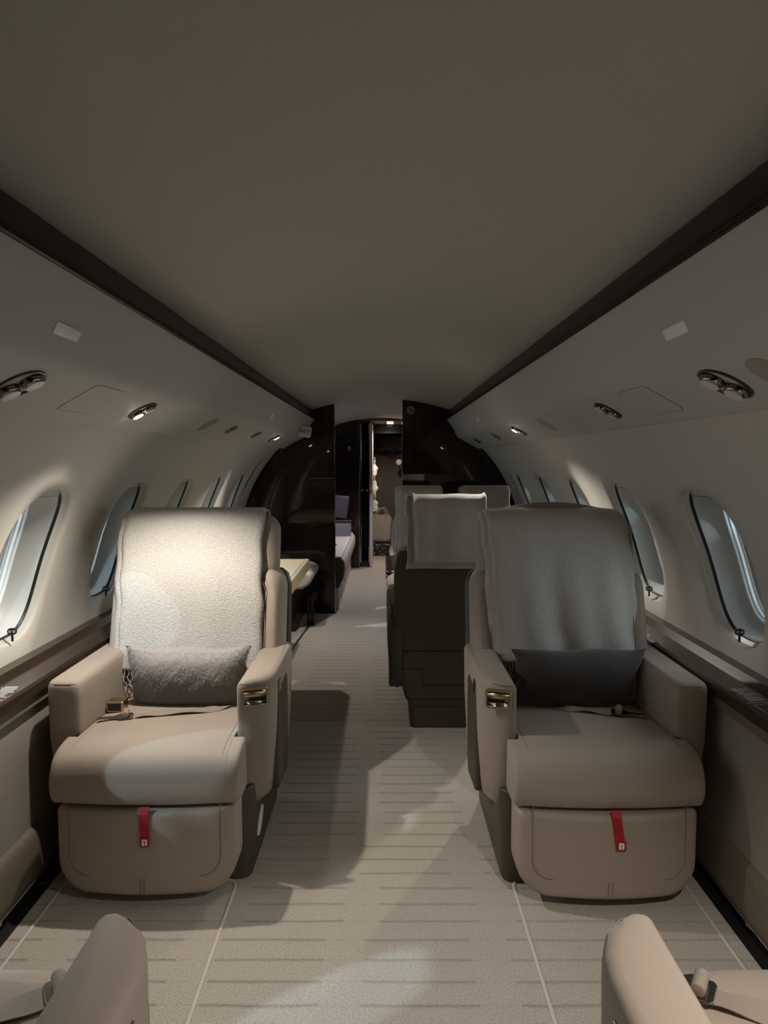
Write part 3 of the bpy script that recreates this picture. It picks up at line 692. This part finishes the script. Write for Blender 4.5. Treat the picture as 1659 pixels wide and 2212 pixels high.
def belt(t,wpts,rz,tongue=None,dirv=None,width=.022):
    """webbing along world points lying on the cushion plus tongue at first point"""
    pts=[loc2(t,p,rz) for p in wpts]; sp=[Vector(p) for p in smoothpath([tuple(p) for p in pts],5)]
    bm=BM(); rings=[]
    for i,p in enumerate(sp):
        d=(sp[min(i+1,len(sp)-1)]-sp[max(i-1,0)]); d.z=0; d.normalize(); n=Vector((-d.y,d.x,.15*math.sin(i*.9))).normalized()*width
        rings.append([p-n,p+n,p+n+Vector((0,0,.0018)),p-n+Vector((0,0,.0018))])
    add_loft(bm,rings,True,True,True); b=obj('seat_belt',bm,'belt',t)
    d=(sp[0]-sp[3]); d.z=0; d.normalize(); n=Vector((-d.y,d.x,0)); c=sp[0]+Vector((0,0,.006))
    def F(a,w,z): return c+d*a+n*w+Vector((0,0,z))
    bm=BM(); o=[(-.022,-.027),(.012,-.027),(.030,-.012),(.036,-.010),(.082,-.010),(.086,-.006),(.086,.006),(.082,.010),(.036,.010),(.030,.012),(.012,.027),(-.022,.027),(-.028,.02),(-.028,-.02)]
    hl=rrect(.013,.0045,.002,2,.064,0)
    add_loft(bm,[[F(a,w,z) for a,w in o] for z in(0,.003)],True,True,True); tg=obj('tongue',bm,'darkchrome',b,smooth=False,bevel=.001)
    bm=BM(); add_loft(bm,[[F(a,w,z) for a,w in hl] for z in(.003,.0034)],True,True,True); obj('tongue_slot',bm,'black',tg,smooth=False) if False else bm.free()
    bm=BM(); rings=[]
    for w in(-.0225,-.0215,.0215,.0225):
        r=.0085 if abs(w)>.022 else .0105
        rings.append([F(-.004+r*math.cos(q*PI/6)*1.1,w,.012+r*math.sin(q*PI/6)) for q in range(12)])
    add_loft(bm,rings,True,True,True); obj('webbing_roll',bm,'belt',b)
    return b

FL=armchair((-.69,2.46,0),'beige fabric armchair left of the aisle, with red tag and silvery fur pillow','front facing club armchairs',aisle=1,redtag=(.002,.010))
FR=armchair((.70,2.44,0),'beige fabric armchair right of the aisle, with red tag and dark grey pillow','front facing club armchairs',aisle=-1,redtag=(.014,.012),crown=.046)
NL=armchair((-.665,.708,0),'near left beige armchair, only its armrest tip showing at the bottom left','near club armchairs',rz=PI,aisle=-1)
NR=armchair((.698,.708,0),'near right beige armchair with brightly lit armrest and belt at the bottom right','near club armchairs',rz=PI,aisle=1)
D1=armchair((.322,3.665,0),'olive backed dining armchair by the aisle seen from behind','dining armchairs',rz=PI,aisle=1,xi=.20,xo=.279,bh=.238,tilt=.12,hh=.19,basew=.165,small=True)
D2=armchair((.31,5.05,0),'far beige dining armchair at the aisle, beyond the table, under a grey throw','dining armchairs',aisle=-1,xi=.19,xo=.238,bh=.225,hh=.18,basew=.16,small=True)
D3=armchair((.81,5.05,0),'far beige dining armchair by the window in front of the dark right bulkhead','dining armchairs',aisle=-1,xi=.19,xo=.238,bh=.225,hh=.185,basew=.16,small=True)

# seat belts
belt(FL,[(-.845,2.285,.476),(-.79,2.30,.482),(-.70,2.325,.484),(-.58,2.36,.478),(-.53,2.42,.472)],0)
belt(FR,[(.835,2.315,.478),(.79,2.33,.482),(.72,2.36,.480),(.64,2.39,.474)],0)
belt(NR,[(.535,1.062,.486),(.565,1.044,.488),(.65,1.00,.486),(.76,.93,.482)],PI)
belt(NL,[(-.487,1.060,.486),(-.52,1.040,.488),(-.61,.99,.486),(-.73,.92,.482)],PI)
bm=BM(); add_loft(bm,[[Vector((.2985,y,z)),Vector((.3045,y,z)),Vector((.3045,y,z+h)),Vector((.2985,y,z+h))] for y,z,h in((-.235,.10,.012),(-.22,.095,.035),(-.19,.105,.048),(-.16,.13,.04),(-.145,.15,.012))],True,True,True); obj('floor_light_cover',bm,'plate',FL,smooth=False)
# buckle on the left chair
p=loc2(FL,(-.905,2.375,.475)); bm=BM(); add_box(bm,p.x-.030,p.x+.030,p.y-.02,p.y+.03,p.z-.005,p.z+.033); bk=obj('buckle',bm,'bronze',FL,smooth=False,bevel=.005)
bm=BM(); add_box(bm,p.x-.024,p.x+.022,p.y-.022,p.y-.018,p.z+.001,p.z+.028); obj('buckle_mouth',bm,'black',bk,smooth=False,bevel=.002)

# ---------------------------------------------------------------- throws
def throw(base,rz,path,x0,x1,label,group,x0b=None,x1b=None,amp=.006,fold=None,seed=0,fringe=False,edge=True):
    """path: list of local (y,z) from hidden end to visible end; x range from start to end"""
    x0b=x0 if x0b is None else x0b; x1b=x1 if x1b is None else x1b
    P=smoothpath(path,7); L=[0]
    for a,b in zip(P,P[1:]): L.append(L[-1]+math.dist(a,b))
    tot=L[-1]
    def sheet(bm,dx0,dx1,off,tmax=1,sd=0):
        rings=[]; nx=44
        for i,(y,z) in enumerate(P):
            t=L[i]/tot
            if t>tmax: break
            a=Vector(P[max(i-1,0)]); b=Vector(P[min(i+1,len(P)-1)]); d=(b-a).normalized(); n=Vector((d.y,-d.x))
            hang=max(0,(t-.35)/.65); ring=[]
            for j in range(nx+1):
                u=j/nx; xa=x0+(x0b-x0)*t+dx0; xb=x1+(x1b-x1)*t+dx1
                x=xa+(xb-xa)*u
                w=amp*(.2+1.4*hang)*(math.sin(x*21+sd+math.sin(z*4+sd)*1.1)+.6*math.sin(x*43+z*5+2*sd)+.35*math.sin(x*9-z*13+sd))
                if fold: w+=fold(x,z,t)
                e=min(u,1-u)*(xb-xa); drop=-.010*(1-min(1,e/.022))**2
                yy,zz=y+n.x*(w+off+drop),z+n.y*(w+off+drop)
                x+=.004*math.sin(z*17+sd)+.003*math.sin(z*41)
                ring.append(Vector((x,yy,zz)))
            rings.append(ring)
        add_loft(bm,rings,False); return rings[-1]
    bm=BM(); last=sheet(bm,0,0,.004,1,seed)
    if edge: sheet(bm,-.024,-.03,-.006,.975,seed+.2)
    t=obj('throw_blanket',bm,'throw',None,solid=.0065,subsurf=0,weld=False); t.location=base.location; t.rotation_euler=(0,0,rz)
    tag(t,label,'throw blanket',group)
    if fringe:
        bm=BM(); rnd=random.Random(seed)
        for j in range(0,len(last)-1):
            for q in range(1):
                p=last[j]+(last[j+1]-last[j])*q/2; pts=[p+Vector((0,0,.004))]
                for k in range(1,6): pts.append(p+Vector((rnd.uniform(-.003,.003)*k,-.001*k+rnd.uniform(-.002,.002),-.013*k)))
                add_tube(bm,pts,.0021,4)
        obj('fringe',bm,'throw',t)['kind']='stuff'
    return t
def frontpath(tilt,zend,zback=.98,yb=.085):
    f=lambda z,d:yb-.012+(z-.45)*tilt+d
    return [(f(zback,.158),zback),(f(1.08,.156),1.08),(f(1.13,.125),1.138),(f(1.15,.045),1.149),(f(1.13,-.005),1.133),(f(1.09,-.028),1.09),(f(.98,-.030),.98),(f(.85,-.037),.85),(f(.70,-.030),.70),(f(zend,-.028),zend)]
throw(FL,0,frontpath(.27,.565),-.297,.243,'pale beige fleece throw with fringe, brightly lit over the left front armchair','fleece throws on the seats',-.272,.262,amp=.0022,seed=1,fringe=True)
throw(FR,0,frontpath(.27,.60)[3:],-.275,.262,'shaded grey fleece throw with folds over the right front armchair','fleece throws on the seats',-.248,.298,amp=.0125,seed=4,fringe=True)
f=lambda z,d:.085+(z-.45)*.12+d
throw(D1,PI,[(f(.9,-.03),.86),(f(1.0,-.035),1.0),(f(1.10,-.03),1.10),(f(1.14,.0),1.152),(f(1.15,.06),1.170),(f(1.14,.125),1.150),(f(1.08,.155),1.08),(f(.98,.166),.98),(f(.90,.215),.90),(f(.815,.222),.825)],-.183,.181,'grey fleece throw hanging down the back of the olive dining armchair','fleece throws on the seats',amp=.003,seed=7)
throw(D2,0,frontpath(.27,.55),-.170,.165,'grey fleece throw on the far dining armchair by the aisle','fleece throws on the seats',amp=.002,seed=9)
throw(D3,0,frontpath(.27,.60),-.178,.178,'grey fleece throw on the far dining armchair by the window','fleece throws on the seats',amp=.002,seed=12)

# ---------------------------------------------------------------- pillows
def pillow(loc,hw,hz,th,m,label,tilt,rz=0,seed=0,fur=False):
    def S(u,v,side):
        px=hw*u*(1-.10*(1-v*v)*abs(u)**3)+.004*math.sin(v*7+seed); pz=hz*v*(1-.16*(1-u*u)*abs(v)**3)+.004*math.sin(u*6+seed*2)
        e=max(0,(1-abs(u)**3))**.6*max(0,(1-abs(v)**2.4))**.6
        y=-side*th*e+side*-.003*noise(u*2+seed,v*2)*e
        return Vector((px,y,pz))
    nu,nv=36,20; bm=BM()
    for side in(1,-1):
        g=[[bm.verts.new(S(-1+2*i/nu,-1+2*j/nv,side)) for i in range(nu+1)] for j in range(nv+1)]
        for j in range(nv):
            for i in range(nu): bm.faces.new((g[j][i],g[j][i+1],g[j+1][i+1],g[j+1][i]))
    o=obj('pillow',bm,m); o.location=loc; o.rotation_euler=(-tilt,0,rz); tag(o,label,'pillow')
    if fur:
        bm=BM(); rnd=random.Random(3)
        for k in range(24000):
            u=rnd.uniform(-.985,.985); v=rnd.uniform(-.97,.985); p=S(u,v,1); q=S(u,v+.02,1)
            du=(S(u+.02,v,1)-p).normalized(); dv=(q-p).normalized(); n=du.cross(dv).normalized()
            if n.y>0: n=-n
            L=rnd.uniform(.008,.016); clump=noise(u*4,v*3,1.3)
            tip=p+n*L*.55+Vector((rnd.uniform(-.35,.35)+clump*.5,0,-1+rnd.uniform(-.2,.5)))*L*.8
            w=du*.0009
            a=bm.verts.new(p-w-n*.001); b=bm.verts.new(p+w-n*.001); c=bm.verts.new(tip); bm.faces.new((a,b,c))
        obj('fur_pile',bm,'fur',o,weld=False,smooth=False)['kind']='stuff'
    return o
pillow((-.672,2.470,.565),.226,.120,.078,'fur','silvery grey fur lumbar pillow lit on the left front seat',R(-14),0,1,True)
pillow((.722,2.452,.563),.242,.119,.080,'darkwool','dark charcoal wool lumbar pillow on the right front seat',R(-14),R(2),3)

# ---------------------------------------------------------------- left credenza with table top
t=thing('credenza',(-.86,3.9,0),'long low side cabinet under a cream leather top left of the aisle','cabinet')
bm=BM(); slab(bm,rrect(.295,.68,.02,4,.12,-.17),.068,.007,lambda a,b,d:(a,b,.720-d)); obj('table_top',bm,'credtop',t)['label']='cream leather covered top'
bm=BM(); o=rrect(.270,.655,.015,4,.12,-.17); add_tube(bm,[(a,b,.7205) for a,b in o]+[(o[0][0],o[0][1],.7205)],.0014,5); obj('top_seam',bm,'seam',t)
bm=BM(); add_box(bm,-.20,.20,-.85,1.10,.05,.651); obj('cabinet_body',bm,'cabinet',t,smooth=False,bevel=.004)
bm=BM(); add_box(bm,-.20,.185,-.85,1.10,0,.05); obj('toe_kick',bm,'black',t,smooth=False)
bm=BM(); add_box(bm,-.205,.20,.52,1.10,.652,.668); obj('dark_top',bm,'wood',t,smooth=False)
for yy in(-.30,.18,.66):
    bm=BM(); add_box(bm,.2002,.2016,yy,yy+.003,.06,.648); obj('door_gap',bm,'black',t,smooth=False)
for yy,zz in((-.16,.575),(-.06,.575),(.50,.62),(.57,.61),(.64,.60)):
    bm=BM(); add_lathe(bm,[(.004,0),(.004,.010),(.010,.014),(.011,.022),(.006,.027)],12,lambda v,yy=yy,zz=zz:Vector((.20+v.z,yy+v.x,zz+v.y))); obj('knob',bm,'bronze',t)
mags=[('glossy magazine at the bottom of the small stack beyond the cream table',0,0),('glossy magazine in the middle of the small stack beyond the cream table',.012,.12),('topmost glossy magazine of the small stack beyond the cream table',.024,-.1)]
for lab,dz,rz in mags:
    bm=BM(); add_box(bm,-.07,.10,-.12,.12,0,.011); o=obj('magazine',bm,'paper',smooth=False,bevel=.002); o.location=(-.885,4.72,.6685+dz); o.rotation_euler=(0,0,rz); tag(o,lab,'magazine','magazines by the left wall')
# bench seat by the bulkhead
t=thing('bench_seat',(-.80,5.6,0),'pale rounded bench seat between the credenza and the left bulkhead','seat')
prof=smoothpath([(-.29,.46),(.12,.478),(.225,.468),(.262,.43),(.245,.38),(.18,.335)],5)+[(-.29,.335)]
bm=BM(); add_loft(bm,[[Vector((x,y,z)) for x,z in prof] for y in(-.20,.40)],True,True,True); obj('seat_cushion',bm,'pale',t,bevel=.02,angle=50)
bm=BM(); add_box(bm,-.27,.13,-.20,.42,0,.335); obj('base',bm,'wood',t,smooth=False)
# dangling straps
t=thing('strap_bundle',(-.56,5.62,0),'black straps with a red ribbon hanging to the floor beside the left bulkhead','strap')
for dx,top,m,w in((-.03,.23,'black',.010),(.0,.24,'black',.012)):
    bm=BM(); add_loft(bm,[[Vector((dx-w*k,0,z)),Vector((dx+w*k,0,z)),Vector((dx+w*k,.006,z)),Vector((dx-w*k,.006,z))] for z,k in((0.0,1.7),(.05,1.1),(top,.8))],True,True,True); obj('hanging_strap',bm,m,t,smooth=False)
bm=BM(); add_tube(bm,[(0,-.004,.22),(.02,-.006,.12),(.035,-.006,.06),(.03,-.004,.03)],.004,5); obj('red_ribbon',bm,'red',t)
bm=BM(); add_tube(bm,[(-.02,-.01,.008),(-.04,-.30,.006),(-.06,-.62,.006),(-.07,-1.1,.006),(-.075,-1.6,.006)],.007,6); obj('trailing_cord',bm,'black',t)

# dining table right
t=thing('dining_table',(.5,4.32,0),'dark glossy dining table between the right hand armchairs','table')
bm=BM(); slab(bm,rrect(.46,.36,.05,5),.022,.004,lambda a,b,d:(a,b,.705-d)); obj('table_top',bm,'wood',t)
bm=BM(); add_loft(bm,[[Vector((a*k,b*k,z)) for a,b in rrect(.46,.36,.05,5)] for z,k in((.683,1.0),(.66,1.0),(.635,.955),(.632,.9))],True,True,True); obj('table_rim',bm,'bronze',t,bevel=.002)
bm=BM(); add_box(bm,.05,.40,-.06,.06,0,.635); obj('pedestal',bm,'olive',t,smooth=False,bevel=.02)
bm=BM(); add_box(bm,.40,.575,-.16,.16,.0,.64) ; obj('wall_cabinet',bm,'wood',t,smooth=False)

# ledge details
def placard(s,Y,label):
    t=thing('ledge_placard',(s*1.125,Y,.6415),label,'placard')
    rnd=random.Random(int(Y*100)); k=0
    for i in range(11):
        y=-.055+i*.0105; L=rnd.choice([.018,.03,.034,.026,.032]); x0=-.028+rnd.choice([0,0,.006])
        bm=BM(); add_box(bm,x0,x0+L*1.6,y,y+.0042,0,.0005); obj('text_line',bm,'iconwhite',t,smooth=False)
    bm=BM(); add_box(bm,-.038,.036,-.070,-.067,0,.0004); obj('border_line',bm,'plate',t,smooth=False)
placard(-1,2.06,'white printed instruction lines on the glossy left side ledge')
placard(1,2.04,'white printed instruction lines on the glossy right side ledge')
def tray(s,Y,label):
    t=thing('ledge_recess',(s*1.12,Y,.6405),label,'recess')
    bm=BM(); o=rrect(.030,.09,.008); i_=rrect(.027,.087,.006)
    add_loft(bm,[[Vector((a,b,0)) for a,b in o],[Vector((a,b,.002)) for a,b in o],[Vector((a,b,.002)) for a,b in i_],[Vector((a,b,.0006)) for a,b in i_]],True,False,True); obj('recess_frame',bm,'darkchrome',t,smooth=False)
    bm=BM(); add_box(bm,-.026,.026,-.085,.085,.0006,.0012); obj('recess_floor',bm,'black',t,smooth=False)
tray(1,1.86,'dark framed recess in the right side ledge'); tray(-1,1.90,'dark framed recess in the left side ledge')

# ---------------------------------------------------------------- lights
def spot(loc,target,energy,size,blend,color=(1,.925,.83),soft=.012):
    l=bpy.data.lights.new('lamp_light','SPOT'); l.energy=energy; l.spot_size=R(size); l.spot_blend=blend; l.color=color; l.shadow_soft_size=soft
    o=bpy.data.objects.new('lamp_light',l); C.objects.link(o); o.location=loc; o.rotation_euler=(Vector(target)-Vector(loc)).to_track_quat('-Z','Y').to_euler(); return o
WARM_=(1,.87,.70)
spot((-.735,2.25,1.478),(-.71,2.15,.3),43,124,.6)
spot((-.745,4.93,1.476),(-.68,4.6,.3),34,112,.4)
spot((.735,3.72,1.478),(.62,3.42,.3),32,128,.5)
spot((.735,.72,1.478),(.56,.80,.5),40,104,.55)
spot((.10,9.0,1.80),(.05,9.3,0),45,150,.5,(1,.85,.70))
spot((-.05,7.2,1.82),(-.15,7.2,0),55,130,.4,(.90,.88,1.0))
def sun(d,strength,ang):
    l=bpy.data.lights.new('hangar_daylight','SUN'); l.energy=strength; l.angle=R(ang); l.color=(.62,.84,1.0)
    o=bpy.data.objects.new('hangar_daylight',l); C.objects.link(o); o.rotation_euler=Vector(d).to_track_quat('-Z','Y').to_euler(); o.location=(0,0,5)
sun((1,.75,-.9),1.7,1.2); sun((-1,1.25,-1.0),2.4,1.2)
w=bpy.data.worlds.new('world'); sc.world=w; w.use_nodes=True
bg=w.node_tree.nodes['Background']; bg.inputs[0].default_value=(.80,.92,1.0,1); bg.inputs[1].default_value=5.0

cam=bpy.data.cameras.new('camera'); co=bpy.data.objects.new('camera',cam); C.objects.link(co)
cam.sensor_fit='VERTICAL'; cam.sensor_height=36; cam.sensor_width=27; cam.lens=36*1500/2212; cam.clip_start=.02
co.location=(.03,0,1.34); co.rotation_euler=(PI/2-math.atan(109/1500),0,0)
sc.camera=co
sc.view_settings.view_transform='Standard'; sc.view_settings.look='None'; sc.view_settings.gamma=1; sc.view_settings.use_curve_mapping=False
sc.view_settings.exposure=.0
